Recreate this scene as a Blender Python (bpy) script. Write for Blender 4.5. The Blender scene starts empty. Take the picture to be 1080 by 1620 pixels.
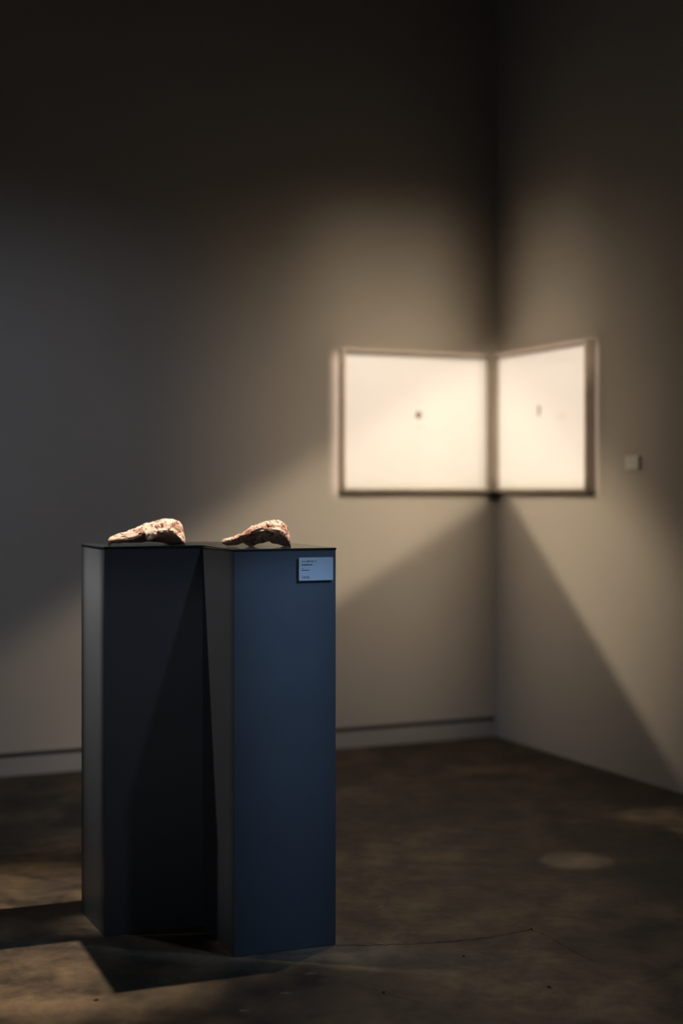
import bpy, bmesh, math, random
from mathutils import Vector, Matrix, noise

# ------------------------------------------------------------------ basics
S = bpy.context.scene
C = S.collection
EYE = 1.26                       # eye height
FPX = 2250.0                     # focal length in pixels of the 1080 wide frame
CORNER = Vector((0.79, 7.27, 0.0))
EA = Vector((-0.9108, -0.4129, 0.0))   # along the left wall, away from the corner
EB = Vector((0.4129, -0.9108, 0.0))    # along the right wall, away from the corner


def W(a, b, z):
    """room coordinates (metres from the corner along each wall) to world"""
    return CORNER + EA * a + EB * b + Vector((0, 0, z))


# ------------------------------------------------------------------ camera
cam_d = bpy.data.cameras.new('camera')
cam = bpy.data.objects.new('camera', cam_d)
C.objects.link(cam)
cam.location = (0, 0, EYE)
cam.rotation_euler = (math.pi / 2, 0, 0)
cam_d.sensor_fit = 'HORIZONTAL'
cam_d.sensor_width = 24.0
cam_d.lens = 24.0 * FPX / 1080.0
cam_d.shift_x = 0.0
cam_d.shift_y = -35.0 / 1620.0 * 1.5      # horizon at y = 775 of 1620
cam_d.dof.use_dof = True
cam_d.dof.focus_distance = 3.93
cam_d.dof.aperture_fstop = 1.15
cam_d.dof.aperture_blades = 0
cam_d.clip_start = 0.05
S.camera = cam

# ------------------------------------------------------------------ world + view
wd = bpy.data.worlds.new('world')
S.world = wd
wd.use_nodes = True
bg = wd.node_tree.nodes['Background']
bg.inputs[0].default_value = (0.5, 0.6, 0.8, 1)
bg.inputs[1].default_value = 0.0
S.view_settings.view_transform = 'Standard'
S.view_settings.look = 'None'
S.view_settings.exposure = 0.0
S.view_settings.gamma = 1.0
S.view_settings.use_curve_mapping = False


# ------------------------------------------------------------------ lamps
def aim(o, target):
    d = Vector(target) - o.location
    o.rotation_euler = d.to_track_quat('-Z', 'Y').to_euler()


def spot(name, loc, target, power, color, size_deg, blend=0.3, radius=0.03):
    ld = bpy.data.lights.new(name, 'SPOT')
    ld.energy = power
    ld.color = color
    ld.spot_size = math.radians(size_deg)
    ld.spot_blend = blend
    ld.shadow_soft_size = radius
    o = bpy.data.objects.new(name, ld)
    C.objects.link(o)
    o.location = loc
    aim(o, target)
    return o


def shutters(o, quad, softs):
    """framing shutters of a profile spotlight: four blades, one per side of the
    quad of world points; softs = blade softness (radians) per side"""
    ld = o.data
    ld.use_nodes = True
    nt = ld.node_tree
    N, L = nt.nodes, nt.links
    em = N.get('Emission')
    geo = N.new('ShaderNodeNewGeometry')
    loc = Vector(o.location)
    cen = sum((Vector(q) for q in quad), Vector()) / len(quad) - loc
    prev = None
    for i in range(len(quad)):
        p, q = Vector(quad[i]) - loc, Vector(quad[(i + 1) % len(quad)]) - loc
        n = p.cross(q).normalized()
        if n.dot(cen) < 0:
            n = -n
        dt = N.new('ShaderNodeVectorMath'); dt.operation = 'DOT_PRODUCT'
        L.new(geo.outputs['Incoming'], dt.inputs[0])
        dt.inputs[1].default_value = n * LIGHT_DIR_SIGN
        mr = N.new('ShaderNodeMapRange'); mr.interpolation_type = 'SMOOTHSTEP'
        mr.inputs['From Min'].default_value = -softs[i]
        mr.inputs['From Max'].default_value = softs[i]
        L.new(dt.outputs['Value'], mr.inputs['Value'])
        if prev is None:
            prev = mr.outputs['Result']
        else:
            mu = N.new('ShaderNodeMath'); mu.operation = 'MULTIPLY'
            L.new(prev, mu.inputs[0]); L.new(mr.outputs['Result'], mu.inputs[1])
            prev = mu.outputs[0]
    L.new(prev, em.inputs['Strength'])


LIGHT_DIR_SIGN = 1.0
WARM = (1.0, 0.83, 0.62)
PICW = (1.0, 0.80, 0.72)
# spotlight over the pedestal (behind it, a little to the right)
spot('spot_pedestal', (0.29, 4.40, 3.40), (-0.93, 4.00, 0.0), 560, (1.0, 0.82, 0.63), 27, 0.75, 0.02)
spot('spot_pedestal', (0.29, 4.40, 3.40), (-0.15, 3.85, 0.0), 60, (1.0, 0.80, 0.58), 62, 1.0, 0.02)
# cool spotlight in front of the pedestal
spot('spot_cool', (0.62, 3.25, 3.20), (0.35, 4.15, 0.5), 48, (0.55, 0.70, 1.0), 84, 1.0, 0.05)
cool = spot('spot_cool', (1.74, 3.35, 2.60), (-0.14, 3.88, 0.8), 300, (0.30, 0.56, 1.0), 50, 0.6, 0.05)
shutters(cool, [(-0.295, 3.830, 0.12), (0.02, 3.95, 0.12), (0.02, 3.95, 1.085), (-0.295, 3.830, 1.085)], [0.17, 0.03, 0.004, 0.03])
# neutral spotlight left of the pedestal
side = spot('spot_side', (-1.55, 4.12, 3.40), (-0.5, 4.05, 0.7), 210, (1.0, 0.93, 0.86), 44, 0.6, 0.04)
shutters(side, [(-0.512, 4.393, 0.07), (-0.291, 3.835, 0.07), (-0.291, 3.835, 1.094), (-0.512, 4.393, 1.094)], [0.015, 0.004, 0.004, 0.004])
graze = spot('spot_side', (-1.10, 3.98, 2.55), (-0.71, 4.12, 0.92), 760, (1.0, 0.92, 0.83), 18, 1.0, 0.03)
shutters(graze, [(-0.764, 4.222, 0.52), (-0.681, 4.038, 0.52), (-0.681, 4.038, 1.086), (-0.764, 4.222, 1.086)], [0.15, 0.009, 0.008, 0.009])
# two profile spotlights, one per picture, shuttered to the picture
PIC_A0, PIC_A1, PIC_Z0, PIC_Z1 = 0.060, 0.884, 1.251, 1.945
s1 = spot('spot_picture', W(1.25, 2.40, 3.40), W(0.45, 0.04, 1.6), 430, PICW, 50, 0.0, 0.03)
shutters(s1, [W(0.095, 0.05, 1.283), W(0.912, 0.05, 1.283), W(0.912, 0.05, 1.950), W(0.095, 0.05, 1.950)],
         [0.004, 0.010, 0.008, 0.014])
s2 = spot('spot_picture', W(3.3, 1.55, 3.40), W(0.04, 0.45, 1.6), 660, PICW, 40, 0.0, 0.03)
shutters(s2, [W(0.05, 0.080, 1.283), W(0.05, 0.893, 1.283), W(0.05, 0.893, 1.950), W(0.05, 0.080, 1.950)],
         [0.003, 0.006, 0.006, 0.006])
# added spotlights for the slanted beams that the picture glass reflects onto the walls
b1 = spot('added_beam', W(4.5, 0.30, 3.9), W(0.0, 0.40, 1.0), 415, WARM, 31, 1.0, 0.03)
shutters(b1, [W(0, -0.03, 1.36), W(0, 2.2, -0.56), W(0, 2.2, 0.58), W(0, -0.03, 1.95)],
         [0.006, 0.02, 0.035, 0.02])
b2 = spot('added_beam', W(0.30, 4.5, 3.9), W(0.55, 0.0, 1.0), 390, WARM, 48, 1.0, 0.03)
shutters(b2, [W(-0.03, 0, 1.25), W(3.6, 0, -0.85), W(3.6, 0, -0.05), W(-0.03, 0, 1.97)],
         [0.009, 0.02, 0.022, 0.02])
w1 = spot('added_wash', W(0.9, 0.9, 4.4), W(0.5, 0.0, 2.1), 92, WARM, 60, 1.0, 0.05)  # added pair of lamps imitating the glow bounced above the pictures
shutters(w1, [W(0.22, 0, 1.85), W(1.0, 0, 1.85), W(1.0, 0, 2.35), W(0.22, 0, 2.35)], [0.02, 0.12, 0.10, 0.07])
w2 = spot('added_wash', W(0.9, 0.9, 4.4), W(0.0, 0.5, 2.1), 76, WARM, 60, 1.0, 0.05)
shutters(w2, [W(0, 0.22, 1.85), W(0, 0.8, 1.85), W(0, 0.8, 2.35), W(0, 0.22, 2.35)], [0.02, 0.12, 0.10, 0.07])
fill = spot('added_fill', W(4.6, 8.6, 3.7), (-0.36, 4.0, 0.8), 150, (0.86, 0.92, 1.0), 16, 0.6, 0.1)  # added fill lamp that lifts the dark faces of the pedestal
shutters(fill, [(-0.80, 3.95, 0.35), (0.05, 3.95, 0.35), (0.05, 3.95, 1.06), (-0.80, 3.95, 1.06)], [0.07, 0.02, 0.004, 0.02])
f1 = spot('added_flood', W(2.2, 6.0, 3.6), W(0.8, 0.0, 1.1), 560, WARM, 50, 0.5, 0.06)  # added pair of floods imitating warm light bounced off the pictures
shutters(f1, [W(0.2, 0, 0.35), W(1.15, 0, 0.35), W(1.15, 0, 2.15), W(0.2, 0, 2.15)], [0.13, 0.12, 0.10, 0.05])
f2 = spot('added_flood', W(6.0, 2.2, 3.6), W(0.0, 0.5, 1.0), 330, WARM, 50, 0.5, 0.06)
shutters(f2, [W(0, 0.15, 0.45), W(0, 1.2, 0.45), W(0, 1.2, 2.1), W(0, 0.15, 2.1)], [0.13, 0.10, 0.10, 0.05])
# narrow pool of light on the floor
spot('floor_pool', (1.3, 5.6, 4.5), (0.80, 4.83, 0.0), 330, WARM, 3.6, 0.8, 0.02)


p2 = spot('floor_pool', W(3.0, 2.2, 4.4), (1.16, 5.42, 0.0), 190, WARM, 24, 0.4, 0.03)  # added lamp imitating the glass-reflected beam where it meets the floor
shutters(p2, [(1.00, 5.53, 0.0), (1.35, 5.68, 0.0), (1.45, 5.10, 0.0), (1.28, 5.18, 0.0)], [0.008, 0.01, 0.02, 0.006])


def area(name, loc, target, sx, sy, power, color, spread=180):
    ld = bpy.data.lights.new(name, 'AREA')
    ld.shape = 'RECTANGLE'
    ld.size, ld.size_y = sx, sy
    ld.energy, ld.color = power, color
    o = bpy.data.objects.new(name, ld)
    C.objects.link(o)
    o.location = loc
    ld.spread = math.radians(spread)
    aim(o, target)
    return o


# added cool area light filling the room; no doorway stands there
area('added_cool_area', W(7.6, 4.6, 1.15), W(3.0, 0.0, 0.3), 1.6, 2.1, 3, (0.60, 0.76, 1.0), 120)
spot('added_wash', W(4.2, 2.6, 3.4), W(2.0, 0.0, 0.55), 58, (0.64, 0.75, 1.0), 56, 1.0, 0.1)  # added cool lamp to brighten the left wall


# ------------------------------------------------------------------ materials
def new_mat(name):
    m = bpy.data.materials.new(name)
    m.use_nodes = True
    nt = m.node_tree
    return m, nt.nodes, nt.links, nt.nodes['Principled BSDF']


def ramp(N, stops):
    r = N.new('ShaderNodeValToRGB')
    e = r.color_ramp.elements
    while len(e) > 1:
        e.remove(e[-1])
    e[0].position, e[0].color = stops[0][0], (*stops[0][1], 1)
    for p, c in stops[1:]:
        x = e.new(p); x.color = (*c, 1)
    return r


def tex_noise(N, L, scale, detail=4, rough=0.55, dist=0.0, coord='Object'):
    tc = N.new('ShaderNodeTexCoord')
    n = N.new('ShaderNodeTexNoise')
    n.inputs['Scale'].default_value = scale
    n.inputs['Detail'].default_value = detail
    n.inputs['Roughness'].default_value = rough
    n.inputs['Distortion'].default_value = dist
    L.new(tc.outputs[coord], n.inputs['Vector'])
    return n


def bump(N, L, P, src, strength, dist):
    b = N.new('ShaderNodeBump')
    b.inputs['Strength'].default_value = strength
    b.inputs['Distance'].default_value = dist
    L.new(src, b.inputs['Height'])
    L.new(b.outputs['Normal'], P.inputs['Normal'])
    return b


def simple(name, c1, c2, scale, rough, bump_s=0.0, bump_d=0.001, spec=0.5):
    m, N, L, P = new_mat(name)
    n = tex_noise(N, L, scale)
    r = ramp(N, [(0.3, c1), (0.7, c2)])
    L.new(n.outputs['Fac'], r.inputs['Fac'])
    L.new(r.outputs['Color'], P.inputs['Base Color'])
    P.inputs['Roughness'].default_value = rough
    P.inputs['Specular IOR Level'].default_value = spec
    if bump_s:
        n2 = tex_noise(N, L, scale * 12, 3)
        bump(N, L, P, n2.outputs['Fac'], bump_s, bump_d)
    return m


M = {}
M['wall'] = simple('wall_paint', (0.605, 0.545, 0.466), (0.635, 0.575, 0.496), 1.3, 0.85, 0.15, 0.0006, 0.2)
M['dark_wall'] = simple('charcoal_wall_paint', (0.06, 0.06, 0.062), (0.075, 0.075, 0.078), 1.3, 0.85, 0.1, 0.0006, 0.2)
M['base'] = simple('baseboard_paint', (0.48, 0.445, 0.41), (0.51, 0.475, 0.44), 3.0, 0.6, 0.05, 0.0005, 0.3)
M['gap'] = simple('shadow_gap', (0.05, 0.05, 0.055), (0.07, 0.07, 0.075), 4.0, 0.9, 0, 0.001, 0.1)
M['ceiling'] = simple('ceiling_paint', (0.02, 0.02, 0.021), (0.028, 0.028, 0.03), 2.0, 0.9, 0, 0.001, 0.2)
M['frame'] = simple('frame_wood', (0.36, 0.30, 0.23), (0.42, 0.36, 0.28), 22.0, 0.55, 0.1, 0.0006, 0.3)
M['mat'] = simple('mat_paper', (0.80, 0.775, 0.735), (0.82, 0.795, 0.755), 6.0, 0.9, 0.05, 0.0003, 0.1)
M['print'] = simple('print_ink', (0.10, 0.06, 0.03), (0.34, 0.22, 0.12), 60.0, 0.9, 0, 0.001, 0.1)
M['print_grey'] = simple('print_ink_grey', (0.16, 0.13, 0.09), (0.36, 0.30, 0.22), 60.0, 0.9, 0, 0.001, 0.1)
M['pencil'] = simple('pencil_mark', (0.66, 0.62, 0.56), (0.72, 0.68, 0.62), 60.0, 0.9, 0, 0.001, 0.1)
M['card'] = simple('card_stock', (0.39, 0.40, 0.41), (0.42, 0.43, 0.44), 30.0, 0.7, 0, 0.001, 0.3)
M['card_warm'] = simple('ivory_card', (0.90, 0.86, 0.79), (0.92, 0.88, 0.81), 30.0, 0.7, 0, 0.001, 0.2)
M['ink'] = simple('card_ink', (0.015, 0.016, 0.02), (0.03, 0.03, 0.035), 80.0, 0.7, 0, 0.001, 0.2)
M['metal'] = simple('bracket_metal', (0.03, 0.028, 0.025), (0.05, 0.045, 0.04), 40.0, 0.5, 0, 0.001, 0.5)
M['crack'] = simple('crack_dirt', (0.010, 0.008, 0.006), (0.02, 0.016, 0.012), 20.0, 0.95, 0, 0.001, 0.05)
M['gouge'] = simple('floor_scar', (0.16, 0.15, 0.14), (0.22, 0.21, 0.20), 50.0, 0.9, 0, 0.001, 0.1)


def mat_floor():
    m, N, L, P = new_mat('stained_concrete')
    n1 = tex_noise(N, L, 1.6, 7, 0.64, 0.15)
    r1 = ramp(N, [(0.32, (0.040, 0.033, 0.026)), (0.50, (0.084, 0.062, 0.040)), (0.68, (0.155, 0.112, 0.070))])
    L.new(n1.outputs['Fac'], r1.inputs['Fac'])
    n2 = tex_noise(N, L, 6.5, 8, 0.70, 0.2)
    r2 = ramp(N, [(0.38, (0.42, 0.43, 0.46)), (0.50, (1.0, 0.98, 0.95)), (0.62, (1.55, 1.48, 1.36))])
    L.new(n2.outputs['Fac'], r2.inputs['Fac'])
    mx = N.new('ShaderNodeMix'); mx.data_type = 'RGBA'; mx.blend_type = 'MULTIPLY'
    mx.inputs[0].default_value = 1.0
    L.new(r1.outputs['Color'], mx.inputs[6]); L.new(r2.outputs['Color'], mx.inputs[7])
    # pale scuffs
    n3 = tex_noise(N, L, 4.2, 9, 0.74, 0.3)
    r3 = ramp(N, [(0.62, (0, 0, 0)), (0.70, (0.6, 0.6, 0.6))])
    L.new(n3.outputs['Fac'], r3.inputs['Fac'])
    mx2 = N.new('ShaderNodeMix'); mx2.data_type = 'RGBA'
    L.new(r3.outputs['Color'], mx2.inputs[0])
    L.new(mx.outputs[2], mx2.inputs[6])
    mx2.inputs[7].default_value = (0.16, 0.15, 0.14, 1)
    L.new(mx2.outputs[2], P.inputs['Base Color'])
    rr = N.new('ShaderNodeMapRange')
    rr.inputs['To Min'].default_value = 0.45
    rr.inputs['To Max'].default_value = 0.75
    L.new(n2.outputs['Fac'], rr.inputs['Value'])
    L.new(rr.outputs['Result'], P.inputs['Roughness'])
    P.inputs['Specular IOR Level'].default_value = 0.3
    nb = tex_noise(N, L, 60, 6, 0.7)
    bump(N, L, P, nb.outputs['Fac'], 0.25, 0.002)
    return m


M['floor'] = mat_floor()


def mat_pedestal():
    m, N, L, P = new_mat('pedestal_paint')
    n = tex_noise(N, L, 2.2, 5, 0.6)
    r = ramp(N, [(0.3, (0.066, 0.070, 0.078)), (0.7, (0.078, 0.083, 0.092))])
    L.new(n.outputs['Fac'], r.inputs['Fac'])
    L.new(r.outputs['Color'], P.inputs['Base Color'])
    P.inputs['Roughness'].default_value = 0.42
    P.inputs['Specular IOR Level'].default_value = 0.35
    nb = tex_noise(N, L, 140, 3)
    bump(N, L, P, nb.outputs['Fac'], 0.04, 0.0006)
    return m


M['pedestal'] = mat_pedestal()
M['plate'] = simple('pedestal_top_gloss', (0.020, 0.026, 0.024), (0.028, 0.034, 0.032), 5.0, 0.10, 0, 0.001, 0.5)


def mat_clay(name, pale, mid, dark):
    m, N, L, P = new_mat(name)
    n = tex_noise(N, L, 30, 6, 0.62, 0.6)
    r = ramp(N, [(0.35, dark), (0.42, mid), (0.48, pale), (0.8, tuple(min(1, c * 1.08) for c in pale))])
    L.new(n.outputs['Fac'], r.inputs['Fac'])
    L.new(r.outputs['Color'], P.inputs['Base Color'])
    P.inputs['Roughness'].default_value = 0.7
    P.inputs['Specular IOR Level'].default_value = 0.3
    nb = tex_noise(N, L, 110, 5, 0.7)
    bump(N, L, P, nb.outputs['Fac'], 0.35, 0.003)
    return m


M['clay1'] = mat_clay('pale_pink_clay', (0.62, 0.44, 0.345), (0.43, 0.23, 0.17), (0.20, 0.085, 0.06))
M['clay2'] = mat_clay('rosy_clay', (0.68, 0.47, 0.37), (0.37, 0.16, 0.115), (0.16, 0.06, 0.05))


def mat_glass():
    m, N, L, P = new_mat('picture_glass')
    N.remove(P)
    out = N['Material Output']
    tr = N.new('ShaderNodeBsdfTransparent'); tr.inputs[0].default_value = (0.97, 0.98, 0.97, 1)
    gl = N.new('ShaderNodeBsdfGlossy'); gl.inputs['Roughness'].default_value = 0.02
    lw = N.new('ShaderNodeLayerWeight'); lw.inputs['Blend'].default_value = 0.5
    pw = N.new('ShaderNodeMath'); pw.operation = 'POWER'; pw.inputs[1].default_value = 5.0
    L.new(lw.outputs['Facing'], pw.inputs[0])
    fr = N.new('ShaderNodeMath'); fr.operation = 'MULTIPLY_ADD'
    fr.inputs[1].default_value = 0.6; fr.inputs[2].default_value = 0.03
    L.new(pw.outputs[0], fr.inputs[0])
    mx = N.new('ShaderNodeMixShader')
    L.new(fr.outputs[0], mx.inputs[0]); L.new(tr.outputs[0], mx.inputs[1]); L.new(gl.outputs[0], mx.inputs[2])
    L.new(mx.outputs[0], out.inputs['Surface'])
    return m


M['glass'] = mat_glass()


# ------------------------------------------------------------------ mesh helpers
def link_mesh(name, bm, mat, parent=None, smooth=False):
    me = bpy.data.meshes.new(name)
    bmesh.ops.recalc_face_normals(bm, faces=bm.faces)
    bm.to_mesh(me); bm.free()
    me.materials.append(M[mat])
    if smooth:
        for p in me.polygons:
            p.use_smooth = True
    o = bpy.data.objects.new(name, me)
    C.objects.link(o)
    if parent is not None:
        o.parent = parent
    return o


def frame_box(bm, f, x0, x1, y0, y1, z0, z1, bev=0.0):
    """box between local coordinates, mapped by f(x, y, z)"""
    vs = [bm.verts.new(f(x, y, z)) for z in (z0, z1) for x, y in ((x0, y0), (x1, y0), (x1, y1), (x0, y1))]
    fs = [(0, 1, 2, 3), (4, 5, 6, 7), (0, 1, 5, 4), (1, 2, 6, 5), (2, 3, 7, 6), (3, 0, 4, 7)]
    faces = [bm.faces.new([vs[i] for i in q]) for q in fs]
    if bev:
        es = {e for fa in faces for e in fa.edges}
        bmesh.ops.bevel(bm, geom=list(es), offset=bev, segments=2, profile=0.5, affect='EDGES')


def prism(bm, pts, z0, z1, bev=0.0):
    lo = [bm.verts.new((x, y, z0)) for x, y in pts]
    hi = [bm.verts.new((x, y, z1)) for x, y in pts]
    n = len(pts)
    fa = [bm.faces.new(lo), bm.faces.new(hi)]
    for i in range(n):
        fa.append(bm.faces.new([lo[i], lo[(i + 1) % n], hi[(i + 1) % n], hi[i]]))
    if bev:
        es = {e for f in fa for e in f.edges}
        bmesh.ops.bevel(bm, geom=list(es), offset=bev, segments=2, profile=0.5, affect='EDGES')


def empty(name, loc):
    o = bpy.data.objects.new(name, None)
    C.objects.link(o)
    o.location = loc
    o.empty_display_size = 0.1
    bpy.context.view_layer.update()
    return o


def tag(o, label, cat, group=None):
    o['label'] = label
    o['category'] = cat
    if group:
        o['group'] = group


def struct(name, bm, mat, parent=None):
    o = link_mesh(name, bm, mat, parent)
    if parent is None:
        o['kind'] = 'structure'
    return o


# ------------------------------------------------------------------ the room
AX, BX, HZ, TH = 8.2, 9.5, 4.8, 0.15
bm = bmesh.new(); frame_box(bm, W, -TH, AX + TH, -TH, BX + TH, -0.1, 0.0)
floor = struct('floor', bm, 'floor')
bm = bmesh.new(); frame_box(bm, W, -TH, AX + TH, -TH, BX + TH, HZ, HZ + 0.1)
struct('ceiling', bm, 'ceiling')
bm = bmesh.new(); frame_box(bm, W, 0.0, AX, -TH, 0.0, 0.102, HZ)
wall_left = struct('wall_left', bm, 'wall')
bm = bmesh.new(); frame_box(bm, W, 0.0, AX, -TH, -0.022, 0.0, 0.102)
struct('shadow_gap', bm, 'gap', wall_left)
bm = bmesh.new(); frame_box(bm, W, 0.0, AX, -0.022, -0.004, 0.0, 0.080, 0.001)
struct('baseboard_left', bm, 'base')
bm = bmesh.new(); frame_box(bm, W, -TH, 0.0, -TH, BX, 0.0, HZ)
struct('wall_right', bm, 'wall')
bm = bmesh.new(); frame_box(bm, W, AX, AX + TH, -TH, BX, 0.0, HZ)
struct('wall_far', bm, 'dark_wall')
bm = bmesh.new(); frame_box(bm, W, -TH, AX + TH, BX, BX + TH, 0.0, HZ)
struct('wall_back', bm, 'dark_wall')


def floor_pt(px, py):
    d = FPX * EYE / (py - 775.0)
    return Vector(((px - 540.0) / FPX * d, d, 0.0))


def floor_strip(name, pts, widths, mat, z=0.0006):
    bm = bmesh.new()
    row = []
    for i, p in enumerate(pts):
        d = (pts[min(i + 1, len(pts) - 1)] - pts[max(i - 1, 0)]).normalized()
        s = Vector((-d.y, d.x, 0)) * widths[i] * 0.5
        row.append((bm.verts.new(p + s + Vector((0, 0, z))), bm.verts.new(p - s + Vector((0, 0, z)))))
    for a, b in zip(row, row[1:]):
        bm.faces.new([a[0], b[0], b[1], a[1]])
    return link_mesh(name, bm, mat, floor)


random.seed(4)


def jagged(ctrl, n, amp):
    pts = []
    for k in range(n + 1):
        t = k / n * (len(ctrl) - 1)
        i = min(int(t), len(ctrl) - 2)
        p = ctrl[i].lerp(ctrl[i + 1], t - i)
        pts.append(p + Vector((random.uniform(-amp, amp), random.uniform(-amp, amp) * 2.2, 0)))
    return pts


# the long hairline crack and its small branches
c1 = [floor_pt(*q) for q in ((533, 1495), (590, 1496), (640, 1494), (700, 1491), (740, 1487), (775, 1483), (815, 1476), (838, 1471))]
p1 = jagged(c1, 46, 0.0022)
floor_strip('crack', p1, [random.uniform(0.0022, 0.0050) for _ in p1], 'crack')
c2 = [floor_pt(*q) for q in ((838, 1471), (868, 1482), (880, 1490), (915, 1510), (935, 1520))]
p2 = jagged(c2, 22, 0.0022)
floor_strip('crack', p2, [random.uniform(0.0012, 0.0028) for _ in p2], 'crack')
c3 = [floor_pt(*q) for q in ((607, 1568), (606, 1573), (612, 1575), (630, 1578), (650, 1583), (668, 1588))]
p3 = jagged(c3, 18, 0.0012)
floor_strip('crack', p3, [0.006 if i < 4 else random.uniform(0.0008, 0.002) for i in range(len(p3))], 'crack')

def chip(px, py, rx, ry, mat):
    bm = bmesh.new()
    c = floor_pt(px, py)
    vs = []
    for k in range(9):
        t = 2 * math.pi * k / 9
        r = random.uniform(0.6, 1.2)
        vs.append(bm.verts.new(c + Vector((rx * r * math.cos(t), ry * r * math.sin(t), 0.0005))))
    bm.faces.new(vs)
    return link_mesh('chip', bm, mat, floor)


for q in ((733, 1513, .006, .008, 'crack'), (868, 1562, .007, .010, 'crack'), (152, 1582, .007, .008, 'crack'),
          (452, 1571, .016, .006, 'gouge'), (386, 1599, .014, .006, 'gouge'),
          (602, 1434, .010, .012, 'gouge'), (840, 1470, .004, .010, 'crack')):
    chip(*q)

# ------------------------------------------------------------------ pedestal
LF = Vector((-0.668, 4.010))
U = Vector((0.930, 0.3675)).normalized()
Nn = Vector((0.3675, -0.930)).normalized()


def PU(u, n):
    p = LF + U * u + Nn * n
    return (p.x, p.y)


PED_H = 1.1
outline = [(-0.014, -0.258), (0, 0), (0.286, 0), (0.286, 0.305), (0.581, 0.305), (0.581, -0.258)]
ped_base = PU(0.30, -0.02)
ped = empty('pedestal', (*ped_base, 0))
tag(ped, 'dark navy blue stepped display pedestal standing on the concrete floor', 'pedestal')


def local_xy(u, n):
    x, y = PU(u, n)
    return (x - ped_base[0], y - ped_base[1])


bm = bmesh.new()
prism(bm, [local_xy(u, n) for u, n in outline], 0.0, PED_H - 0.0055, 0.0015)
o = link_mesh('body', bm, 'pedestal', ped)
o['label'] = 'navy painted stepped body'
e = 0.0015
bm = bmesh.new()
prism(bm, [local_xy(u, n) for u, n in ((-0.014 - e, -0.258 - e), (-e, e), (0.286 - e, e), (0.286 - e, 0.305 + e), (0.581 + e, 0.305 + e), (0.581 + e, -0.258 - e))],
      PED_H - 0.0055, PED_H, 0.001)
o = link_mesh('top_plate', bm, 'plate', ped)
o['label'] = 'thin glossy dark top plate'


# ------------------------------------------------------------------ clay sculptures
def lerp_curve(pts, x):
    if x <= pts[0][0]:
        return pts[0][1]
    for (x0, y0), (x1, y1) in zip(pts, pts[1:]):
        if x <= x1:
            return y0 + (y1 - y0) * (x - x0) / (x1 - x0)
    return pts[-1][1]


def sculpture(name, loc, length, height, top, lip, bot, depth, seed, mat, rz=0.0, ns=72, nr=46):
    """a loft along the length: ridge, bulging front with a ragged lower lip and a
    hollowed underside; top / lip / bot are height curves over 0..1"""
    bm = bmesh.new()
    rows = []
    off = Vector((seed * 7.3, seed * 3.1, seed * 1.7))
    for i in range(ns + 1):
        s = i / ns
        x = (s - 0.5) * length
        zt, zl, zb = (lerp_curve(c, s) * height for c in (top, lip, bot))
        w = lerp_curve(depth, s)
        key = [(0.15 * w, zb), (-0.05 * w, zb * 0.6 + zl * 0.4), (-0.62 * w, zl * 1.02), (-1.0 * w, zl),
               (-0.98 * w, zl * 0.75 + zt * 0.25), (-0.72 * w, zl * 0.35 + zt * 0.65), (-0.30 * w, zl * 0.05 + zt * 0.95), (0.08 * w, zt),
               (0.50 * w, zt * 0.86 + zb * 0.14), (0.92 * w, zt * 0.52 + zb * 0.48), (1.0 * w, zt * 0.22 + zb * 0.78),
               (0.85 * w, zb), (0.3 * w, zb)]
        seg = [math.dist(key[k], key[(k + 1) % len(key)]) for k in range(len(key))]
        tot = sum(seg)
        ring = []
        for k in range(nr):
            t = k / nr * tot
            j = 0
            while j < len(key) - 1 and t > seg[j]:
                t -= seg[j]; j += 1
            a, b = key[j], key[(j + 1) % len(key)]
            f = t / max(seg[j], 1e-9)
            y, z = a[0] + (b[0] - a[0]) * f, a[1] + (b[1] - a[1]) * f
            p = Vector((x, y, z))
            q = Vector((p.x * 17, p.y * 30, p.z * 34)) + off
            n1 = noise.noise(q)
            n2 = noise.noise(q * 2.3)
            cell = noise.voronoi(Vector((p.x * 26, p.y * 42, p.z * 42)) + off)[0]
            ridge = (cell[1] - cell[0])
            amp = 0.0070 * min(1.0, w / 0.03)
            c = Vector((x, 0, (zt + zb) * 0.5))
            d = (p - c); d.x = 0
            d = d.normalized() if d.length > 1e-6 else Vector((0, 0, 1))
            n3 = abs(noise.noise(q * 1.9 + Vector((3, 8, 5))))
            p = p + d * amp * (0.50 * n1 + 0.45 * n2 + 0.75 * (ridge - 0.35) - 0.80 * max(0.0, 0.09 - n3) / 0.09)
            p.x += amp * 0.7 * noise.noise(q + Vector((9, 4, 2)))
            p.z = max(p.z, 0.0)
            ring.append(bm.verts.new(p))
        rows.append(ring)
    for r0, r1 in zip(rows, rows[1:]):
        for k in range(nr):
            bm.faces.new([r0[k], r0[(k + 1) % nr], r1[(k + 1) % nr], r1[k]])
    for ring in (rows[0], rows[-1]):
        c = sum((v.co for v in ring), Vector()) / nr
        cv = bm.verts.new(c)
        for k in range(nr):
            bm.faces.new([ring[k], ring[(k + 1) % nr], cv])
    bmesh.ops.triangulate(bm, faces=bm.faces)
    o = link_mesh(name, bm, mat)
    o.location = loc
    o.rotation_euler = (0, 0, rz)
    return o


H1 = 305.0


def prof(pts, x0, x1, zbase, h):
    return [((x - x0) / (x1 - x0), max(0.0, (zbase - y) / h)) for x, y in pts]


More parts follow.
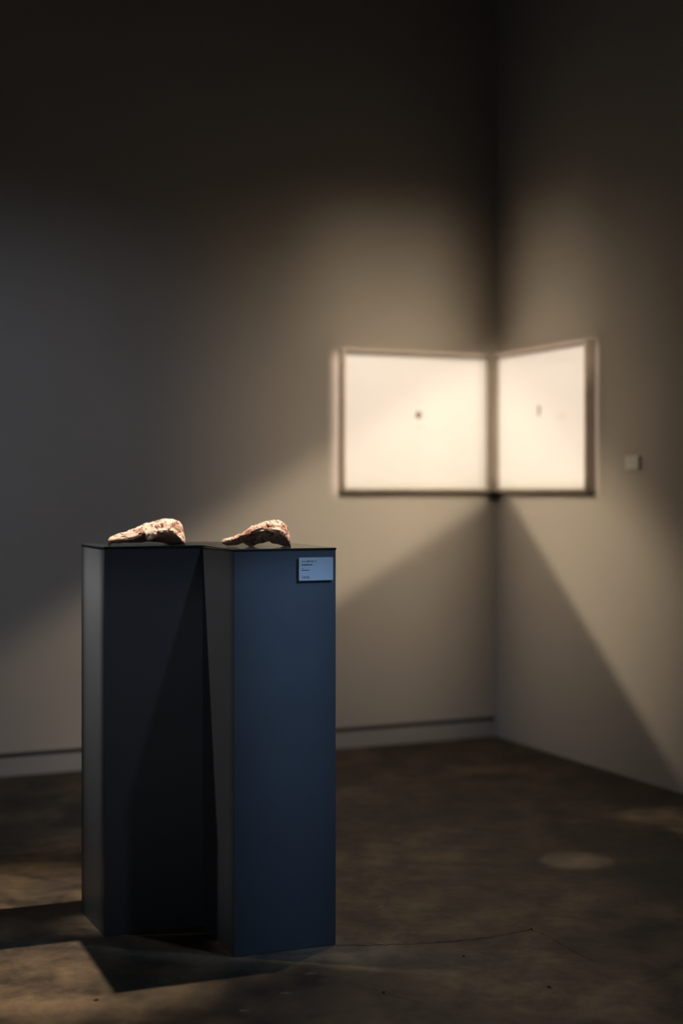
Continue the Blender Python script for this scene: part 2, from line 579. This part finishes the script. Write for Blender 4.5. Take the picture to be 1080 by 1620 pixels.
t1 = prof([(100, 345), (112, 318), (140, 300), (250, 262), (400, 212), (530, 145), (640, 122), (740, 95), (830, 98), (900, 140), (945, 205), (962, 270), (968, 330)], 100, 968, 402, 307)
l1 = prof([(100, 372), (130, 362), (230, 356), (300, 350), (380, 340), (440, 312), (520, 262), (540, 350), (590, 338), (650, 290), (690, 262), (780, 264), (860, 280), (905, 330), (968, 392)], 100, 968, 402, 307)
b1_ = prof([(100, 402), (125, 402), (160, 384), (240, 380), (380, 388), (450, 384), (530, 372), (600, 372), (700, 380), (760, 398), (860, 402), (968, 402)], 100, 968, 402, 307)
d1 = [(0, 0.014), (0.05, 0.022), (0.3, 0.036), (0.6, 0.052), (0.85, 0.052), (0.95, 0.040), (1, 0.020)]
xy1 = PU(0.100, -0.115)
sc1 = sculpture('clay_sculpture', (-0.567, 4.150, PED_H + 0.0003), 0.222, 0.079, t1, l1, b1_, d1, 3, 'clay1', 0.10)
tag(sc1, 'larger pale pink clay sculpture with a long sloping back on the pedestal', 'sculpture')

t2 = prof([(65, 252), (80, 236), (100, 225), (170, 214), (240, 185), (290, 140), (350, 105), (430, 82), (500, 72), (570, 82), (620, 120), (645, 170), (655, 250)], 65, 655, 302, 230)
l2 = prof([(65, 268), (110, 258), (200, 230), (235, 203), (300, 192), (340, 190), (380, 167), (450, 165), (520, 185), (600, 203), (635, 262), (655, 298)], 65, 655, 302, 230)
b2_ = prof([(65, 280), (110, 294), (190, 292), (250, 274), (290, 302), (330, 302), (360, 288), (400, 272), (470, 258), (510, 278), (560, 294), (600, 302), (655, 302)], 65, 655, 302, 230)
d2 = [(0, 0.010), (0.08, 0.020), (0.3, 0.032), (0.6, 0.046), (0.85, 0.048), (0.95, 0.038), (1, 0.020)]
sc2 = sculpture('clay_sculpture', (-0.240, 4.010, PED_H + 0.0003), 0.194, 0.0755, t2, l2, b2_, d2, 8, 'clay2', 0.06)
tag(sc2, 'smaller rosy clay sculpture with a dark hollow under its arch above the caption card', 'sculpture')


# ------------------------------------------------------------------ caption card on the pedestal
def face_map(u, d, z):
    """front face of the pedestal's forward step: u along it, d out of it"""
    x, y = PU(0.286 + u, 0.305 + d)
    return Vector((x, y, z))


CU0, CU1, CZ0, CZ1 = 0.1843, 0.2845, 1.0105, 1.0735
card = empty('caption_card', face_map((CU0 + CU1) / 2, 0.0005, CZ0))
tag(card, 'small grey blue caption card with lines of print on the front of the pedestal', 'card')
inv = card.matrix_world.inverted()


def card_map(u, d, z):
    return inv @ face_map(u, d, z)


bm = bmesh.new()
frame_box(bm, card_map, CU0, CU1, 0.0005, 0.0055, CZ0, CZ1, 0.0006)
link_mesh('board', bm, 'card', card)
cw, ch = CU1 - CU0, CZ1 - CZ0
random.seed(21)
for x0, x1, yc, hh, dens in ((.08, .22, .165, .045, .9), (.23, .33, .155, .060, .97), (.34, .52, .155, .045, .8), (.08, .39, .305, .055, .93),
                             (.08, .15, .465, .040, .9), (.08, .31, .540, .040, .85), (.08, .30, .815, .022, .8), (.08, .33, .870, .035, .8)):
    bm = bmesh.new()
    x = x0
    while x < x1 - 0.006:
        wd_ = random.uniform(0.008, 0.018)
        k = random.uniform(0.75, 1.0)
        if random.random() < dens:
            xe = min(x + wd_, x1)
            frame_box(bm, card_map, CU0 + x * cw, CU0 + xe * cw, 0.0055, 0.0057, CZ1 - (yc + hh / 2 * k) * ch, CZ1 - (yc - hh / 2 * k) * ch)
        x += wd_ + random.uniform(0.003, 0.006)
    link_mesh('text_line', bm, 'ink', card)


# ------------------------------------------------------------------ framed pictures in the corner
def picture(side, label, prints):
    def f(x, y, z):
        return W(x, y, z) if side == 'left' else W(y, x, z)
    root = empty('picture_frame', f((PIC_A0 + PIC_A1) / 2, 0.0, PIC_Z0))
    tag(root, label, 'picture')
    iv = root.matrix_world.inverted()

    def g(x, y, z):
        return iv @ f(x, y, z)
    x0, x1, z0, z1 = PIC_A0, PIC_A1, PIC_Z0, PIC_Z1
    w = 0.015
    for q in ((x0, x1, z1 - w, z1), (x0, x1, z0, z0 + w), (x0, x0 + w, z0 + w, z1 - w), (x1 - w, x1, z0 + w, z1 - w)):
        bm = bmesh.new()
        frame_box(bm, g, q[0], q[1], 0.004, 0.055, q[2], q[3], 0.0015)
        link_mesh('frame_rail', bm, 'frame', root)
    bm = bmesh.new(); frame_box(bm, g, x0 + w, x1 - w, 0.010, 0.030, z0 + w, z1 - w)
    mo = link_mesh('mat_board', bm, 'mat', root)
    bm = bmesh.new(); frame_box(bm, g, x0 + w, x1 - w, 0.046, 0.0485, z0 + w, z1 - w)
    link_mesh('glass_pane', bm, 'glass', root)
    for name, cx, cz, pts, mat in prints:
        bm = bmesh.new()
        lo = [bm.verts.new(g(cx + px, 0.0301, cz + pz)) for px, pz in pts]
        hi = [bm.verts.new(g(cx + px, 0.0307, cz + pz)) for px, pz in pts]
        bm.faces.new(lo); bm.faces.new(hi)
        for k in range(len(pts)):
            j = (k + 1) % len(pts)
            bm.faces.new([lo[k], lo[j], hi[j], hi[k]])
        link_mesh(name, bm, mat, mo)
    return root


random.seed(9)


def blob(rx, rz, n=14, j=0.25):
    return [(rx * math.cos(2 * math.pi * k / n) * random.uniform(1 - j, 1 + j), rz * math.sin(2 * math.pi * k / n) * random.uniform(1 - j, 1 + j)) for k in range(n)]


def rect(w, h):
    return [(-w / 2, -h / 2), (w / 2, -h / 2), (w / 2, h / 2), (-w / 2, h / 2)]


picture('left', 'glazed picture with a tiny round brown image, on the wall with the baseboard',
        [('round_print', 0.462, 1.632, blob(0.017, 0.019), 'print'), ('pencil_line', 0.455, 1.572, rect(0.06, 0.006), 'pencil')])
picture('right', 'glazed picture with a tiny upright grey image on white beside the wall caption card',
        [('upright_print', 0.452, 1.641, [(-0.014, 0.022), (0.010, 0.026), (0.016, 0.0), (0.006, -0.026), (-0.014, -0.022), (-0.004, 0.0)], 'print_grey'),
         ('pencil_line', 0.66, 1.605, [(-0.03, 0.012), (0.0, 0.016), (0.035, -0.006), (0.03, -0.014), (-0.005, 0.004), (-0.03, 0.004)], 'pencil')])

# little metal bracket under the pictures, in the corner
br = empty('wall_bracket', W(0.03, 0.03, 1.205))
tag(br, 'small dark metal bracket in the corner under the two pictures', 'bracket')
iv = br.matrix_world.inverted()
bm = bmesh.new(); frame_box(bm, lambda x, y, z: iv @ W(x, y, z), 0.0, 0.058, 0.0, 0.058, 1.2385, 1.2490, 0.001)
link_mesh('shelf_plate', bm, 'metal', br)
bm = bmesh.new(); frame_box(bm, lambda x, y, z: iv @ W(x, y, z), 0.012, 0.042, 0.012, 0.042, 1.208, 1.2385, 0.002)
link_mesh('stem', bm, 'metal', br)

# caption card on the right wall
wc = empty('wall_caption_card', W(0.0, 1.17, 1.345))
tag(wc, 'blank pale caption card fixed to the wall beside the picture', 'card')
iv = wc.matrix_world.inverted()
bm = bmesh.new(); frame_box(bm, lambda x, y, z: iv @ W(x, y, z), 0.010, 0.013, 1.125, 1.223, 1.347, 1.410, 0.0006)
link_mesh('card_face', bm, 'card_warm', wc)
bm = bmesh.new(); frame_box(bm, lambda x, y, z: iv @ W(x, y, z), 0.0, 0.010, 1.128, 1.220, 1.350, 1.407, 0.0006)
link_mesh('foam_backing', bm, 'metal', wc)
